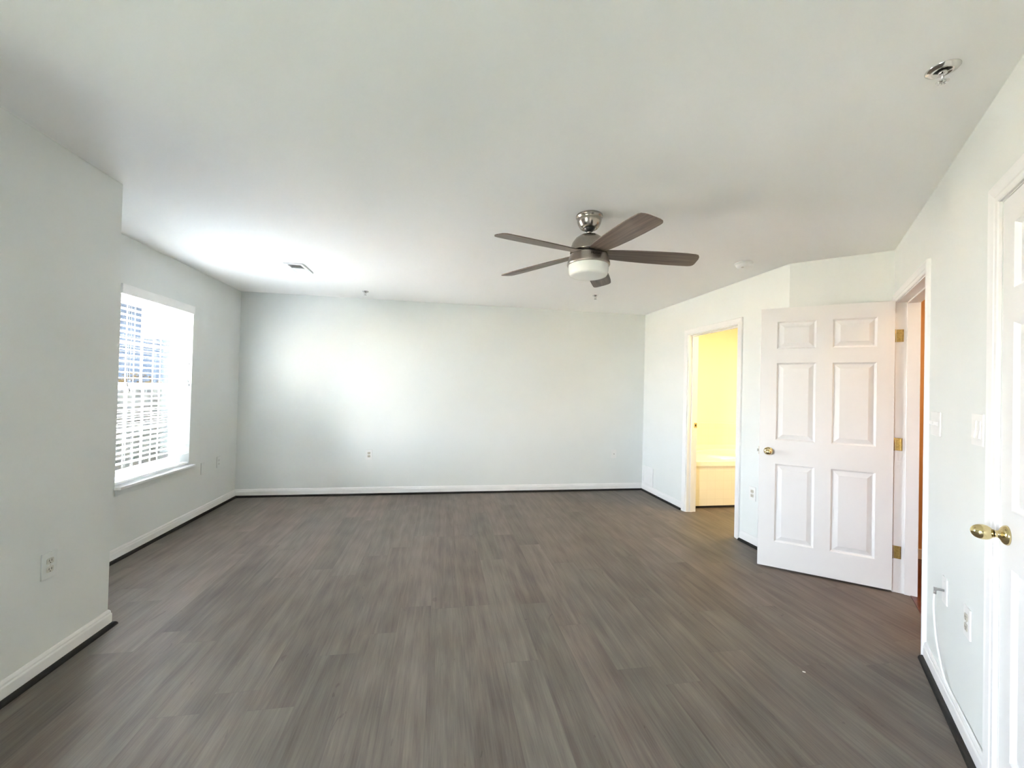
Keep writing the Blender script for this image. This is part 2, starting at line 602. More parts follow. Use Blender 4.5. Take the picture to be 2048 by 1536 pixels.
# hall beyond the entry door
def hall_box(name, t0, t1, o0, o1, z0, z1, material, label, cat):
    bb = MB()
    bb.box((t0, o0, z0), (t1, o1, z1), Matrix.Translation(Vector((*IC, 0))) @ Matrix(((-Q, -Q, 0, 0), (-Q, Q, 0, 0), (0, 0, 1, 0), (0, 0, 0, 1))))
    return struct(bb.build(name, material), label, cat)
hall_box('wall_hall_end', -0.95, -0.83, -1.45, -0.02, 0, H, HWALL, 'lamplight-tinted hall wall glimpsed through the entry doorway', 'wall')
hall_box('wall_hall_side', -0.95, 3.2, -1.45, -1.33, 0, H, HWALL, 'lamplight-tinted side wall of the hall', 'wall')
hall_box('wall_hall_start', 1.75, 1.87, -1.33, -0.12, 0, H, HWALL, 'lamplight-tinted near end of the hall', 'wall')
hall_box('floor_hall', -0.83, 1.75, -1.33, -0.085, -0.02, 0.004, CHERRY, 'dark reddish wood floor of the hall', 'floor')
hall_box('baseboard_hall', -0.83, -0.815, -1.33, -0.121, 0.004, 0.085, TRIM, 'white baseboard at the end of the hall', 'baseboard')
# closet behind the closet door
hall_box('wall_closet', K0 - 0.04, K1 + 0.04, -0.70, -0.60, 0, H, WALL, 'back wall of the closet', 'wall')

# ---------------------------------------------------------------- baseboards and dark shoe mouldings
BASE_P = [(0, 0.0), (0.013, 0.0), (0.013, 0.066), (0.011, 0.072), (0.0095, 0.074), (0.0095, 0.082), (0.006, 0.090), (0.003, 0.094), (0, 0.094)]
SHOE_P = [(0.0125, 0.0)] + [(0.013 + 0.019 * math.cos(R(a)), 0.021 * math.sin(R(a))) for a in range(0, 91, 15)] + [(0.0125, 0.021)]

def run(path, names, label_what):
    """sweep both profiles along a floor path with the room on the left, one mesh per wall, mitred"""
    P = [Vector((*p[:2], 0)) for p in path]
    n = len(P)
    dirs = [(P[i + 1] - P[i]).normalized() for i in range(n - 1)]
    nrms = [Vector((-d.y, d.x, 0)) for d in dirs]
    mit = []
    for i in range(n):
        if i == 0:
            mit.append(nrms[0])
        elif i == n - 1:
            mit.append(nrms[-1])
        else:
            m_ = (nrms[i - 1] + nrms[i]).normalized()
            mit.append(m_ / max(0.3, m_.dot(nrms[i])))
    for i in range(n - 1):
        if names[i] is None:
            continue
        for prof, pre, mt, lab, ct in ((BASE_P, 'baseboard_', TRIM, 'white moulded baseboard along ', 'baseboard'), (SHOE_P, 'trim_shoe_', SHOE, 'black shoe moulding at the foot of ', 'moulding')):
            bb = MB()
            bb.loft([[P[k] + mit[k] * u_ + Vector((0, 0, z_)) for u_, z_ in prof] for k in (i, i + 1)])
            struct(bb.build(pre + names[i], mt), lab + label_what[i], ct)

CW = 0.060
run([(XR, B1 + CW + 0.004), (XR, D), (XL, D), (XL, YP), (XP, YP), (XP, YP0), (XL, YP0), (XL, YR), (RE[0], RE[1]), W(K1 + CW + 0.01, 0)[:2]],
    ['bathroom', 'back', 'left', 'chase_end', 'chase', 'chase_start', 'near', 'rear', 'right_near'],
    ['the wall between far corner and bathroom doorway', 'the long far wall', 'the window wall', 'the end of the boxed-out wall', 'the boxed-out wall face', 'the near end of the boxed-out wall', 'the near window wall', 'the rear wall', 'the wall past the closet'])
run([W(E0 - CW - 0.004, 0)[:2], IC[:2], (XR, YC), (XR, B0 - CW - 0.004)],
    ['corner', 'angled', 'bathroom_near'], ['the corner behind the open door', 'the short diagonal wall', 'the wall between bathroom doorway and open door'])
run([W(K0 - CW - 0.012, 0)[:2], W(E1 + CW + 0.006, 0)[:2]], ['right'], ['the wall between entry and closet doors'])

# ---------------------------------------------------------------- door casings and jambs
CAS_P = [(0.0, 0.0), (0.0, 0.008), (0.004, 0.011), (0.018, 0.012), (0.022, 0.0145), (0.044, 0.017), (0.054, 0.019), (0.0585, 0.016), (0.060, 0.012), (0.060, 0.0)]

def casing(name, m, s0, s1, zt, label, w=CW):
    """m: local x along wall, y into the room, z up"""
    bb = MB()
    path = [((s0, 0), (-1, 0)), ((s0, zt), (-1, 1)), ((s1, zt), (1, 1)), ((s1, 0), (1, 0))]
    k = w / 0.060
    bb.loft([[m @ Vector((p[0] + dd[0] * u_ * k, v_, p[1] + dd[1] * u_ * k)) for u_, v_ in CAS_P] for p, dd in path])
    return struct(bb.build(name, TRIM), label, 'door casing')

def jamb(name, m, s0, s1, zt, depth, stop_y, label):
    """lining of a doorway (20 mm inside the rough opening) with a stop bead"""
    bb = MB()
    t_ = 0.018
    bb.box((s0, -depth, 0), (s0 + t_, 0, zt), m)
    bb.box((s1 - t_, -depth, 0), (s1, 0, zt), m)
    bb.box((s0 + t_, -depth, zt - t_), (s1 - t_, 0, zt), m)
    a, c = stop_y
    bb.box((s0 + t_, a, 0), (s0 + t_ + 0.011, c, zt - t_), m, 0.002)
    bb.box((s1 - t_ - 0.011, a, 0), (s1 - t_, c, zt - t_), m, 0.002)
    bb.box((s0 + t_ + 0.011, a, zt - t_ - 0.011), (s1 - t_ - 0.011, c, zt - t_), m, 0.002)
    return struct(bb.build(name, TRIM), label, 'door frame')

MB_BATH = Matrix(((0, -1, 0, XR), (1, 0, 0, 0), (0, 0, 1, 0), (0, 0, 0, 1)))     # x -> +Y, y -> -X
MB_RIGHT = Matrix(((-Q, -Q, 0, IC[0]), (-Q, Q, 0, IC[1]), (0, 0, 1, 0), (0, 0, 0, 1)))  # x -> t, y -> o
casing('trim_1', MB_BATH, B0 + 0.006, B1 - 0.006, BZ - 0.010, 'white casing around the bathroom doorway')
jb = jamb('trim_2', MB_BATH, B0, B1, BZ, 0.12, (-0.075, -0.042), 'white frame lining the bathroom doorway')
casing('trim_3', MB_RIGHT, E0 + 0.008, E1 + 0.008, EZ - 0.012, 'white casing around the entry doorway')
je = jamb('trim_4', MB_RIGHT, E0 - 0.012, E1 + 0.012, EZ, 0.12, (-0.120, -0.052), 'scuffed white frame lining the entry doorway')
casing('trim_5', MB_RIGHT, K0 - 0.004, K1 + 0.004, KZ - 0.014, 'white casing around the closet door', 0.066)
jc = jamb('trim_6', MB_RIGHT, K0 - 0.02, K1 + 0.02, KZ, 0.12, (-0.075, -0.040), 'white frame of the closet door')

# brass strike plate let into the far jamb of the bathroom doorway
sp_ = thing('strike_plate', 'small brass strike plate on the bathroom door frame', 'strike plate', (XR + 0.10, B1 - 0.018, 0.99))
bb = MB()
bb.box((XR + 0.083, B1 - 0.0205, 0.962), (XR + 0.117, B1 - 0.0178, 1.018), ID, 0.001)
bb.build('plate', BRASS, sp_)
bb = MB()
bb.box((XR + 0.092, B1 - 0.0212, 0.977), (XR + 0.108, B1 - 0.0203, 1.003))
bb.build('latch_hole', DARKH, sp_)

# ---------------------------------------------------------------- six-panel doors
def six_panel(w, z0, z1, th, cols, rows):
    """door leaf in local coords: x 0..w, y 0 (face) .. th (other face), z z0..z1"""
    bm_ = MB()
    xs = sorted({0, w, *[v for c in cols for v in c]})
    zs = sorted({z0, z1, *[v for r_ in rows for v in r_]})
    def ispanel(xm, zm):
        return any(c[0] < xm < c[1] for c in cols) and any(r_[0] < zm < r_[1] for r_ in rows)
    for y, sg in ((0, 1), (th, -1)):
        for i in range(len(xs) - 1):
            for j in range(len(zs) - 1):
                x0, x1_, a, c = xs[i], xs[i + 1], zs[j], zs[j + 1]
                if not ispanel((x0 + x1_) / 2, (a + c) / 2):
                    bm_.face([(x0, y, a), (x1_, y, a), (x1_, y, c), (x0, y, c)])
                    continue
                loops = []
                for ins, dep in ((0, 0), (0.003, 0.004), (0.011, 0.0125), (0.015, 0.0125), (0.045, 0.0025), (0.049, 0.0025)):
                    yy = y + sg * dep
                    loops.append([(x0 + ins, yy, a + ins), (x1_ - ins, yy, a + ins), (x1_ - ins, yy, c - ins), (x0 + ins, yy, c - ins)])
                for l0, l1 in zip(loops, loops[1:]):
                    for k in range(4):
                        bm_.face([l0[k], l0[(k + 1) % 4], l1[(k + 1) % 4], l1[k]])
                bm_.face(loops[-1])
    bm_.face([(0, 0, z0), (w, 0, z0), (w, th, z0), (0, th, z0)])
    bm_.face([(0, 0, z1), (w, 0, z1), (w, th, z1), (0, th, z1)])
    bm_.face([(0, 0, z0), (0, th, z0), (0, th, z1), (0, 0, z1)])
    bm_.face([(w, 0, z0), (w, th, z0), (w, th, z1), (w, 0, z1)])
    bmesh.ops.remove_doubles(bm_.bm, verts=list(bm_.bm.verts), dist=1e-5)
    return bm_

KNOB_P = [(0.0, 0.0), (0.031, 0.0), (0.032, 0.003), (0.030, 0.008), (0.024, 0.013), (0.0155, 0.017), (0.0115, 0.021), (0.011, 0.027), (0.0135, 0.0305)]
EGG_P = [(0.0, 0.029)] + [(0.0245 * math.sin(R(a)) ** 0.92 if a < 180 else 0.0, 0.0545 - 0.0255 * math.cos(R(a)) * (1.0 if a < 90 else 1.12)) for a in range(30, 181, 10)]

def knob(parent, x, y, z, outward):
    """rose and egg-shaped knob; outward is the local direction it sticks out"""
    m = Matrix.Translation(Vector((x, y, z))) @ Vector(outward).to_track_quat('Z', 'Y').to_matrix().to_4x4()
    q = MB()
    q.lathe(KNOB_P, m, 40)
    kn = q.build('knob_rose', BRASS, parent, local=True)
    q = MB()
    q.lathe(EGG_P, m, 40)
    q.build('knob_grip', BRASS, kn, local=True)
    return kn

ROWS = [(0.213, 0.822), (1.008, 1.613), (1.724, 1.937)]
# open entry door: local x from hinge to free edge, y away from the camera
DA = 2.4557
m_door = Matrix.Translation(Vector((3.1345, 2.3657, 0))) @ Matrix.Rotation(DA, 4, 'Z')
# local +y must point away from the camera (towards the diagonal wall)
m_door = m_door @ Matrix.Scale(1, 4)
yv = (m_door.to_3x3() @ Vector((0, 1, 0)))
ysign = 1.0 if yv.dot(Vector((1, 1, 0))) > 0 else -1.0
leaf = six_panel(0.806, 0.015, 2.045, 0.035, [(0.095, 0.348), (0.447, 0.697)], ROWS)
if ysign < 0:
    for v in leaf.bm.verts:
        v.co.y = -v.co.y
d1 = leaf.build('door_1', DOORM)
d1.matrix_basis = m_door
struct(d1, 'open white six-panel door with brass knob, swung in from the entry doorway', 'door')
knob(d1, 0.744, 0.0, 0.917, (0, -ysign, 0))
knob(d1, 0.744, ysign * 0.035, 0.917, (0, ysign, 0))
q = MB()
q.box((0.8055, ysign * 0.006, 0.887), (0.8075, ysign * 0.029, 0.947), ID, 0.0006)
lp = q.build('latch_plate', BRASSD, d1, local=True)
q = MB()
q.box((0.807, ysign * 0.012, 0.908), (0.819, ysign * 0.023, 0.926), ID, 0.002)
q.build('latch_bolt', STEEL, lp, local=True)
# hinges: leaf screwed to the jamb and a knuckle on the far side of the door
for hz in (1.80, 1.035, 0.28):
    q = MB()
    x0 = E0 + 0.0065
    q.box((x0 - 0.0005, -0.036, hz - 0.044), (x0 + 0.0022, 0.002, hz + 0.044), MB_RIGHT, 0.0008)
    q.box((x0 + 0.0022, -0.030, hz - 0.040), (x0 + 0.016, -0.026, hz + 0.040), MB_RIGHT, 0.0008)
    hg = q.build('hinge', BRASSD, d1)
    q = MB()
    for k in range(3):
        q.lathe([(0.0, 0.0), (0.0036, 0.0), (0.0036, 0.0008), (0.0, 0.0008)], MB_RIGHT @ Matrix.Translation(Vector((x0 + 0.0022, -0.012 - 0.010 * (k % 2), hz - 0.03 + 0.03 * k))) @ Matrix.Rotation(R(90), 4, 'Y'), 12)
    q.build('screw', BRASSD, hg)
    q = MB()
    q.lathe([(0.0, -0.046), (0.0055, -0.045), (0.0055, 0.045), (0.0, 0.046)], Matrix.Translation(W(E0 + 0.012, 0.010, hz)), 14)
    q.build('knuckle', BRASSD, hg)

# closet door, closed, face nearly flush with the wall
leaf = six_panel(K1 - K0 - 0.006, 0.015, 2.032, 0.035, [(0.085, 0.325), (0.385, 0.625)], ROWS)
for v in leaf.bm.verts:
    v.co.y = -v.co.y
d2 = leaf.build('door_2', DOORM)
d2.matrix_basis = MB_RIGHT @ Matrix.Translation(Vector((K0 + 0.003, -0.001, 0)))
struct(d2, 'closed white six-panel closet door with egg-shaped brass knob beside the light switch', 'door')
knob(d2, 0.055, 0.0, 0.922, (0, 1, 0))
q = MB()
q.box((-0.0045, -0.004, 0.93), (0.002, 0.003, 0.985), ID, 0.001)
q.build('strike_lip', TRIM, d2, local=True)

# ---------------------------------------------------------------- window in view
def window(name, m, wd, z0, z1, label):
    """double-hung unit; m: local x across the opening from 0 to wd, y into the room (0 at the wall face), z up"""
    xf = -0.115              # inner face of the vinyl unit
    ym = (z0 + z1) / 2
    root = MB()
    fwid = 0.045
    def bx(b_, y_a, x_a, z_a, y_b, x_b, z_b, bev):
        b_.box((x_a, y_a, z_a), (x_b, y_b, z_b), m, bev)
    bx(root, xf - 0.034, 0, z0, xf, fwid, z1, 0.003)
    bx(root, xf - 0.034, wd - fwid, z0, xf, wd, z1, 0.003)
    bx(root, xf - 0.034, fwid, z0, xf, wd - fwid, z0 + 0.04, 0.003)
    bx(root, xf - 0.034, fwid, z1 - 0.04, xf, wd - fwid, z1, 0.003)
    for xx in (0.002, wd - 0.012):      # balance track beads on both jambs
        bx(root, xf, xx, z0, xf + 0.012, xx + 0.010, z1, 0.002)
    r_ = struct(root.build(name, VINYL), label, 'window')
    for nm, za, zb, dx in (('lower_sash', z0 + 0.035, ym + 0.02, 0.0), ('upper_sash', ym - 0.02, z1 - 0.035, -0.018)):
        s = MB()
        xa, xb = xf - 0.016 + dx, xf - 0.001 + dx
        a, c = fwid - 0.004, wd - fwid + 0.004
        bx(s, xa, a, za, xb, a + 0.04, zb, 0.003)
        bx(s, xa, c - 0.04, za, xb, c, zb, 0.003)
        bx(s, xa, a + 0.04, za, xb, c - 0.04, za + 0.042, 0.003)
        bx(s, xa, a + 0.04, zb - 0.042, xb, c - 0.04, zb, 0.003)
        so = s.build(nm, VINYL, r_)
        g_ = MB()
        xm = (xa + xb) / 2
        g_.face([m @ Vector(p) for p in ((a + 0.038, xm, za + 0.04), (c - 0.038, xm, za + 0.04), (c - 0.038, xm, zb - 0.04), (a + 0.038, xm, zb - 0.04))])
        g_.build('pane', GLASS, so)
        mu = MB()
        yc, zc = (a + c) / 2, (za + zb) / 2
        bx(mu, xm - 0.005, yc - 0.008, za + 0.04, xm + 0.005, yc + 0.008, zb - 0.04, 0.002)
        bx(mu, xm - 0.004, a + 0.038, zc - 0.008, xm + 0.004, c - 0.038, zc + 0.008, 0.002)
        mu.build('muntin', VINYL, so)
    return r_
window('window_1', Matrix(((0, 1, 0, XL), (1, 0, 0, W1[0]), (0, 0, 1, 0), (0, 0, 0, 1))), W1[1] - W1[0], W1[2], W1[3], 'white double-hung window behind the lowered blind')
window('window_2_added', Matrix(((0, 1, 0, XL), (1, 0, 0, W2[0]), (0, 0, 1, 0), (0, 0, 0, 1))), W2[1] - W2[0], W2[2], W2[3], 'unseen double-hung window added for its light on the near side of the boxed-out wall')
q = MB()
q.box((XL - 0.113, W1[0] - 0.006, W1[2] - 0.020), (XL + 0.044, W1[1] + 0.032, W1[2] + 0.001), ID, 0.004)
struct(q.build('trim_sill', TRIM), 'narrow white sill under the blind', 'window sill')
q = MB()
q.box((XL, W1[0], W1[2] - 0.068), (XL + 0.011, W1[1] + 0.012, W1[2] - 0.020), ID, 0.003)
struct(q.build('trim_apron', PAINTED), 'wall-coloured apron board under the blind-covered window', 'window trim')

# ---------------------------------------------------------------- blind
y0, y1, z0, z1 = W1
ya, yb = y0 + 0.006, y1 - 0.006
xc = XL - 0.030
bl = thing('window_blind', 'lowered white horizontal blind with open slats, hung in the window', 'blind', (xc, (y0 + y1) / 2, z0))
q = MB()
q.box((XL - 0.004, y0 - 0.004, z1 - 0.062), (XL + 0.012, y1 + 0.002, z1 + 0.012), ID, 0.003)
q.box((XL - 0.06, ya, z1 - 0.045), (XL - 0.004, yb, z1 - 0.001), ID, 0.002)
q.build('valance', BLIND, bl)
NS, PIT = 31, 0.0442
ztop = z1 - 0.075
sm = MB()
hw, tk = 0.0252, 0.0028
prof = []
for k in range(7):
    a = -1 + 2 * k / 6
    prof.append((a * hw, 0.0022 * (1 - a * a) + tk / 2))
for k in range(6, -1, -1):
    a = -1 + 2 * k / 6
    prof.append((a * hw, 0.0022 * (1 - a * a) - tk / 2))
tilt = R(4)
sm.loft([[Vector((x_ * math.cos(tilt) - z_ * math.sin(tilt), yy, x_ * math.sin(tilt) + z_ * math.cos(tilt))) for x_, z_ in prof] for yy in (-(yb - ya) / 2, (yb - ya) / 2)])
slat0 = sm.build('slat', BLIND, bl, local=True)
for k in range(NS):
    s_ = slat0 if k == 0 else slat0.copy()
    if k:
        C.objects.link(s_)
        s_.parent = bl
    s_.location = (0, 0, ztop - k * PIT - z0)
zb_ = z0 + 0.013
q = MB()
q.box((xc - 0.026, ya, zb_), (xc + 0.026, yb, zb_ + 0.018), ID, 0.004)
q.build('bottom_rail', BLIND, bl)
for yy in (ya + 0.14, (ya + yb) / 2, yb - 0.14):
    q = MB()
    for xx in (xc - 0.0275, xc + 0.0275):
        q.tube([(xx, yy, z1 - 0.05), (xx, yy, zb_ + 0.016)], 0.0011, 6)
        q.tube([(xx, yy + 0.010, z1 - 0.05), (xx, yy + 0.010, zb_ + 0.016)], 0.0008, 6)
    q.build('ladder_cord', CORD, bl)
for yy, zl in ((ya + 0.075, 1.335), (ya + 0.095, 1.300), (yb - 0.055, 1.545), (yb - 0.062, 1.375), (yb - 0.042, 1.340)):
    q = MB()
    q.tube([(xc + 0.033, yy, z1 - 0.06), (xc + 0.034, yy + 0.003, (z1 + zl) / 2), (xc + 0.034, yy, zl)], 0.0011, 6)
    pc = q.build('pull_cord', CORD, bl)
    q = MB()
    q.lathe([(0.0, 0.004), (0.003, 0.003), (0.004, -0.004), (0.008, -0.026), (0.007, -0.032), (0.0, -0.033)], Matrix.Translation(Vector((xc + 0.034, yy, zl))), 14)
    q.build('tassel', TASSEL, pc)

# ---------------------------------------------------------------- ceiling fan
FX, FY = 0.872, 2.392
fan = thing('ceiling_fan', 'brushed nickel ceiling fan with five dark wooden blades and white light', 'ceiling fan', (FX, FY, H))
mf = Matrix.Translation(Vector((FX, FY, 0)))
q = MB()
q.lathe([(0.0, 2.44), (0.080, 2.44), (0.082, 2.430), (0.080, 2.424), (0.075, 2.421), (0.0755, 2.412), (0.071, 2.392), (0.062, 2.372), (0.053, 2.360), (0.049, 2.357), (0.036, 2.358), (0.030, 2.37)], mf, 56, cap=False)
q.build('canopy', NICKEL, fan)
q = MB()
q.lathe([(0.0, 2.385), (0.020, 2.382), (0.033, 2.368), (0.035, 2.358), (0.028, 2.345), (0.016, 2.337), (0.0, 2.336)], mf, 40)
q.build('hanger_ball', BLACKB, fan)
q = MB()
q.lathe([(0.0, 2.36), (0.0125, 2.36), (0.0125, 2.315), (0.0, 2.315)], mf, 28)
q.build('downrod', NICKEL, fan)
q = MB()
q.lathe([(0.0, 2.330), (0.020, 2.328), (0.026, 2.322), (0.040, 2.319), (0.060, 2.311), (0.084, 2.293), (0.101, 2.268), (0.110, 2.240), (0.114, 2.214), (0.114, 2.208), (0.0, 2.208)], mf, 64)
q.build('motor_dome', NICKEL, fan)
q = MB()
q.lathe([(0.0, 2.208), (0.098, 2.208), (0.098, 2.190), (0.0, 2.190)], mf, 56)
q.build('blade_slot_ring', DARKH, fan)
q = MB()
q.lathe([(0.0, 2.191), (0.115, 2.191), (0.119, 2.182), (0.123, 2.160), (0.129, 2.146), (0.131, 2.132), (0.129, 2.128), (0.122, 2.128), (0.0, 2.13)], mf, 64)
lk = q.build('light_housing', NICKELS, fan)
q = MB()
q.lathe([(0.121, 2.140), (0.1225, 2.120), (0.1205, 2.092), (0.1175, 2.076), (0.112, 2.067), (0.104, 2.0635), (0.09, 2.0625), (0.05, 2.0620), (0.0, 2.0618)], mf, 64, cap=False)
q.build('light_shade', OPAL, fan)
# maker's script lettering on the light housing
fc = bpy.data.curves.new('maker_lettering', 'FONT')
fc.body = 'Hunter'
fc.size = 0.022
fc.shear = 0.35
fc.extrude = 0.0004
fc.align_x = 'CENTER'
fc.align_y = 'CENTER'
fo = bpy.data.objects.new('maker_lettering', fc)
C.objects.link(fo)
fc.materials.append(INK)
az = math.atan2(-FY, -FX) + R(20)
nv = Vector((math.cos(az), math.sin(az), 0.28)).normalized()
xv = Vector((-math.sin(az), math.cos(az), 0))
mt_ = Matrix((xv, nv.cross(xv), nv)).transposed().to_4x4()
mt_.translation = Vector((FX + 0.1222 * math.cos(az), FY + 0.1222 * math.sin(az), 2.170))
bpy.context.view_layer.update()
me_ = bpy.data.meshes.new_from_object(fo.evaluated_get(bpy.context.evaluated_depsgraph_get()))
bpy.data.objects.remove(fo)
bpy.data.curves.remove(fc)
lo = bpy.data.objects.new('maker_lettering', me_)
C.objects.link(lo)
lo.parent = fan
lo.matrix_basis = Matrix.Translation(Vector((FX, FY, H))).inverted() @ mt_
# blades
def blade_bm():
    o_ = MB()
    xs = [0.0, 0.03, 0.08, 0.16, 0.28, 0.40, 0.48, 0.535, 0.553, 0.563, 0.568]
    lead = [0.046, 0.050, 0.055, 0.062, 0.067, 0.068, 0.067, 0.065, 0.061, 0.052, 0.036]
    trail = [-0.046, -0.050, -0.056, -0.064, -0.070, -0.073, -0.073, -0.069, -0.062, -0.046, -0.020]
    loops = []
    for x_, a, c in zip(xs, lead, trail):
        loops.append([Vector((x_, c, -0.003)), Vector((x_, a, -0.003)), Vector((x_, a, 0.003)), Vector((x_, c, 0.003))])
    o_.loft(loops)
    return o_
bl0 = None
for k in range(5):
    ang = R(60.5 + 72 * k)
    mloc = Matrix.Rotation(ang, 4, 'Z') @ Matrix.Translation(Vector((0.092, 0, 2.201 - H))) @ Matrix.Rotation(R(3.2), 4, 'Y') @ Matrix.Rotation(R(-11.5), 4, 'X')
    if k == 0:
        bl0 = blade_bm().build('blade', BLADE, fan, local=True)
        bo = bl0
        bi = MB()
        bi.box((0.0, -0.034, 0.003), (0.075, 0.034, 0.0055), ID, 0.001)
        for sx_, sy_ in ((0.055, -0.022), (0.055, 0.022), (0.03, 0.0)):
            bi.lathe([(0.0, 0.0), (0.006, 0.0), (0.005, 0.003), (0.0, 0.0035)], Matrix.Translation(Vector((sx_, sy_, 0.0052))), 12)
        br0 = bi.build('blade_bracket', NICKEL, bl0, local=True)
    else:
        bo = bl0.copy()
        C.objects.link(bo)
        bo.parent = fan
        bc = br0.copy()
        C.objects.link(bc)
        bc.parent = bo
    bo.matrix_basis = mloc

# ---------------------------------------------------------------- other things on the ceiling
vx0, vx1, vy0, vy1 = -1.425, -1.262, 3.925, 4.235
ve = thing('ceiling_vent', 'white ceiling air register with dark louvred half, near the window wall', 'air vent', ((vx0 + vx1) / 2, (vy0 + vy1) / 2, H))
q = MB()
fz = H - 0.010
for a, c in (((vx0, vy0), (vx1, vy0 + 0.028)), ((vx0, vy1 - 0.028), (vx1, vy1)), ((vx0, vy0 + 0.028), (vx0 + 0.026, vy1 - 0.028)), ((vx1 - 0.026, vy0 + 0.028), (vx1, vy1 - 0.028))):
    q.box((a[0], a[1], fz), (c[0], c[1], H), ID, 0.002)
ym_ = (vy0 + vy1) / 2
q.box((vx0 + 0.026, ym_ - 0.006, fz), (vx1 - 0.026, ym_ + 0.006, H), ID, 0.001)
q.build('vent_frame', TRIM, ve)
q = MB()
q.box((vx0 + 0.02, vy0 + 0.02, H - 0.0015), (vx1 - 0.02, vy1 - 0.02, H - 0.0002))
q.build('duct_shade_sheet', DUCT_SHADE, ve)  # near-black sheet stands in for shade inside the duct
lv = MB()
lv.box((-(vx1 - vx0) / 2 + 0.026, -0.0045, -0.0004), ((vx1 - vx0) / 2 - 0.026, 0.0045, 0.0004))
lv0 = lv.build('louver', TRIM, ve, local=True)
first = True
for k in range(11):
    for half in (0, 1):
        yy = (vy0 + 0.034 + k * 0.0108) if half == 0 else (ym_ + 0.012 + k * 0.0108)
        o = lv0 if first else lv0.copy()
        if not first:
            C.objects.link(o)
            o.parent = ve
        first = False
        o.matrix_basis = Matrix.Translation(Vector((0, yy - (vy0 + vy1) / 2, -0.0065))) @ Matrix.Rotation(R(17 if half == 0 else -40), 4, 'X')

sd = thing('smoke_detector', 'round white smoke detector on the ceiling above the open door', 'smoke detector', (2.425, 2.975, H))
ms = Matrix.Translation(Vector((2.425, 2.975, H)))
q = MB()
q.lathe([(0.0, 0.0), (0.066, 0.0), (0.068, -0.004), (0.067, -0.010), (0.0, -0.010)], ms, 44)
q.build('mounting_base', PLATE, sd)
q = MB()
q.lathe([(0.0, -0.010), (0.060, -0.010), (0.061, -0.014), (0.058, -0.026), (0.052, -0.034), (0.036, -0.038), (0.0, -0.039)], ms, 44)
sb = q.build('detector_body', PLATE, sd)
q = MB()
q.lathe([(0.0, -0.037), (0.010, -0.037), (0.010, -0.041), (0.0, -0.0415)], ms @ Matrix.Translation(Vector((-0.022, -0.012, 0))), 20)
q.build('test_button', BEIGE, sb)

def sprinkler(loc, label, s=1.0, rot=0.0, esc=0.038):
    t_ = thing('fire_sprinkler', label, 'sprinkler', Matrix.Translation(Vector(loc)) @ Matrix.Rotation(rot, 4, 'Z'), 'pendent sprinklers on the ceiling')
    z_ = Matrix.Identity(4)
    q_ = MB()
    q_.lathe([(0.020, -0.0015), (0.024, -0.010), (0.030, -0.0085), (esc - 0.003, -0.004), (esc, -0.001), (esc, 0.0)], z_, 40, cap=False)
    q_.build('escutcheon', CHROME, t_, local=True)
    q_ = MB()
    q_.lathe([(0.0, -0.0005), (0.021, -0.0005), (0.021, -0.0015), (0.0, -0.0015)], z_, 30)
    q_.build('recess', DARKH, t_, local=True)
    q_ = MB()
    q_.lathe([(0.0, 0.0), (0.0115, 0.0), (0.0115, -0.016), (0.009, -0.018), (0.0, -0.018)], z_, 24)
    for sgn in (-1, 1):
        q_.tube([(sgn * 0.0095, 0, -0.015), (sgn * 0.0125, 0, -0.024), (sgn * 0.009, 0, -0.034), (sgn * 0.002, 0, -0.040)], 0.0026, 8)
    q_.tube([(0, 0, -0.018), (0, 0, -0.040)], 0.0022, 8)
    q_.build('sprinkler_body', CHROME, t_, local=True)
    q_ = MB()
    n_ = 12
    for k in range(n_):
        a0, a1 = 2 * PI * (k + 0.18) / n_, 2 * PI * (k + 0.82) / n_
        q_.loft([[Vector((r_ * math.cos(a0), r_ * math.sin(a0), zz)), Vector((r_ * math.cos(a1), r_ * math.sin(a1), zz)), Vector((r_ * math.cos(a1), r_ * math.sin(a1), zz - 0.0015)), Vector((r_ * math.cos(a0), r_ * math.sin(a0), zz - 0.0015))] for r_, zz in ((0.006, -0.0395), (0.0165, -0.0415))])
    q_.lathe([(0.0, -0.038), (0.008, -0.0385), (0.008, -0.042), (0.0, -0.0425)], z_, 20)
    q_.build('deflector', CHROME, t_, local=True)
    return t_
sprinkler((1.590, 1.068, H), 'large chrome sprinkler head on the ceiling above the closet door', rot=R(30), esc=0.043)
sprinkler((-0.894, 4.905, H), 'small chrome sprinkler head between ceiling vent and far wall')
sprinkler((1.691, 4.386, H), 'small chrome sprinkler head on the ceiling just beyond the fan blades')

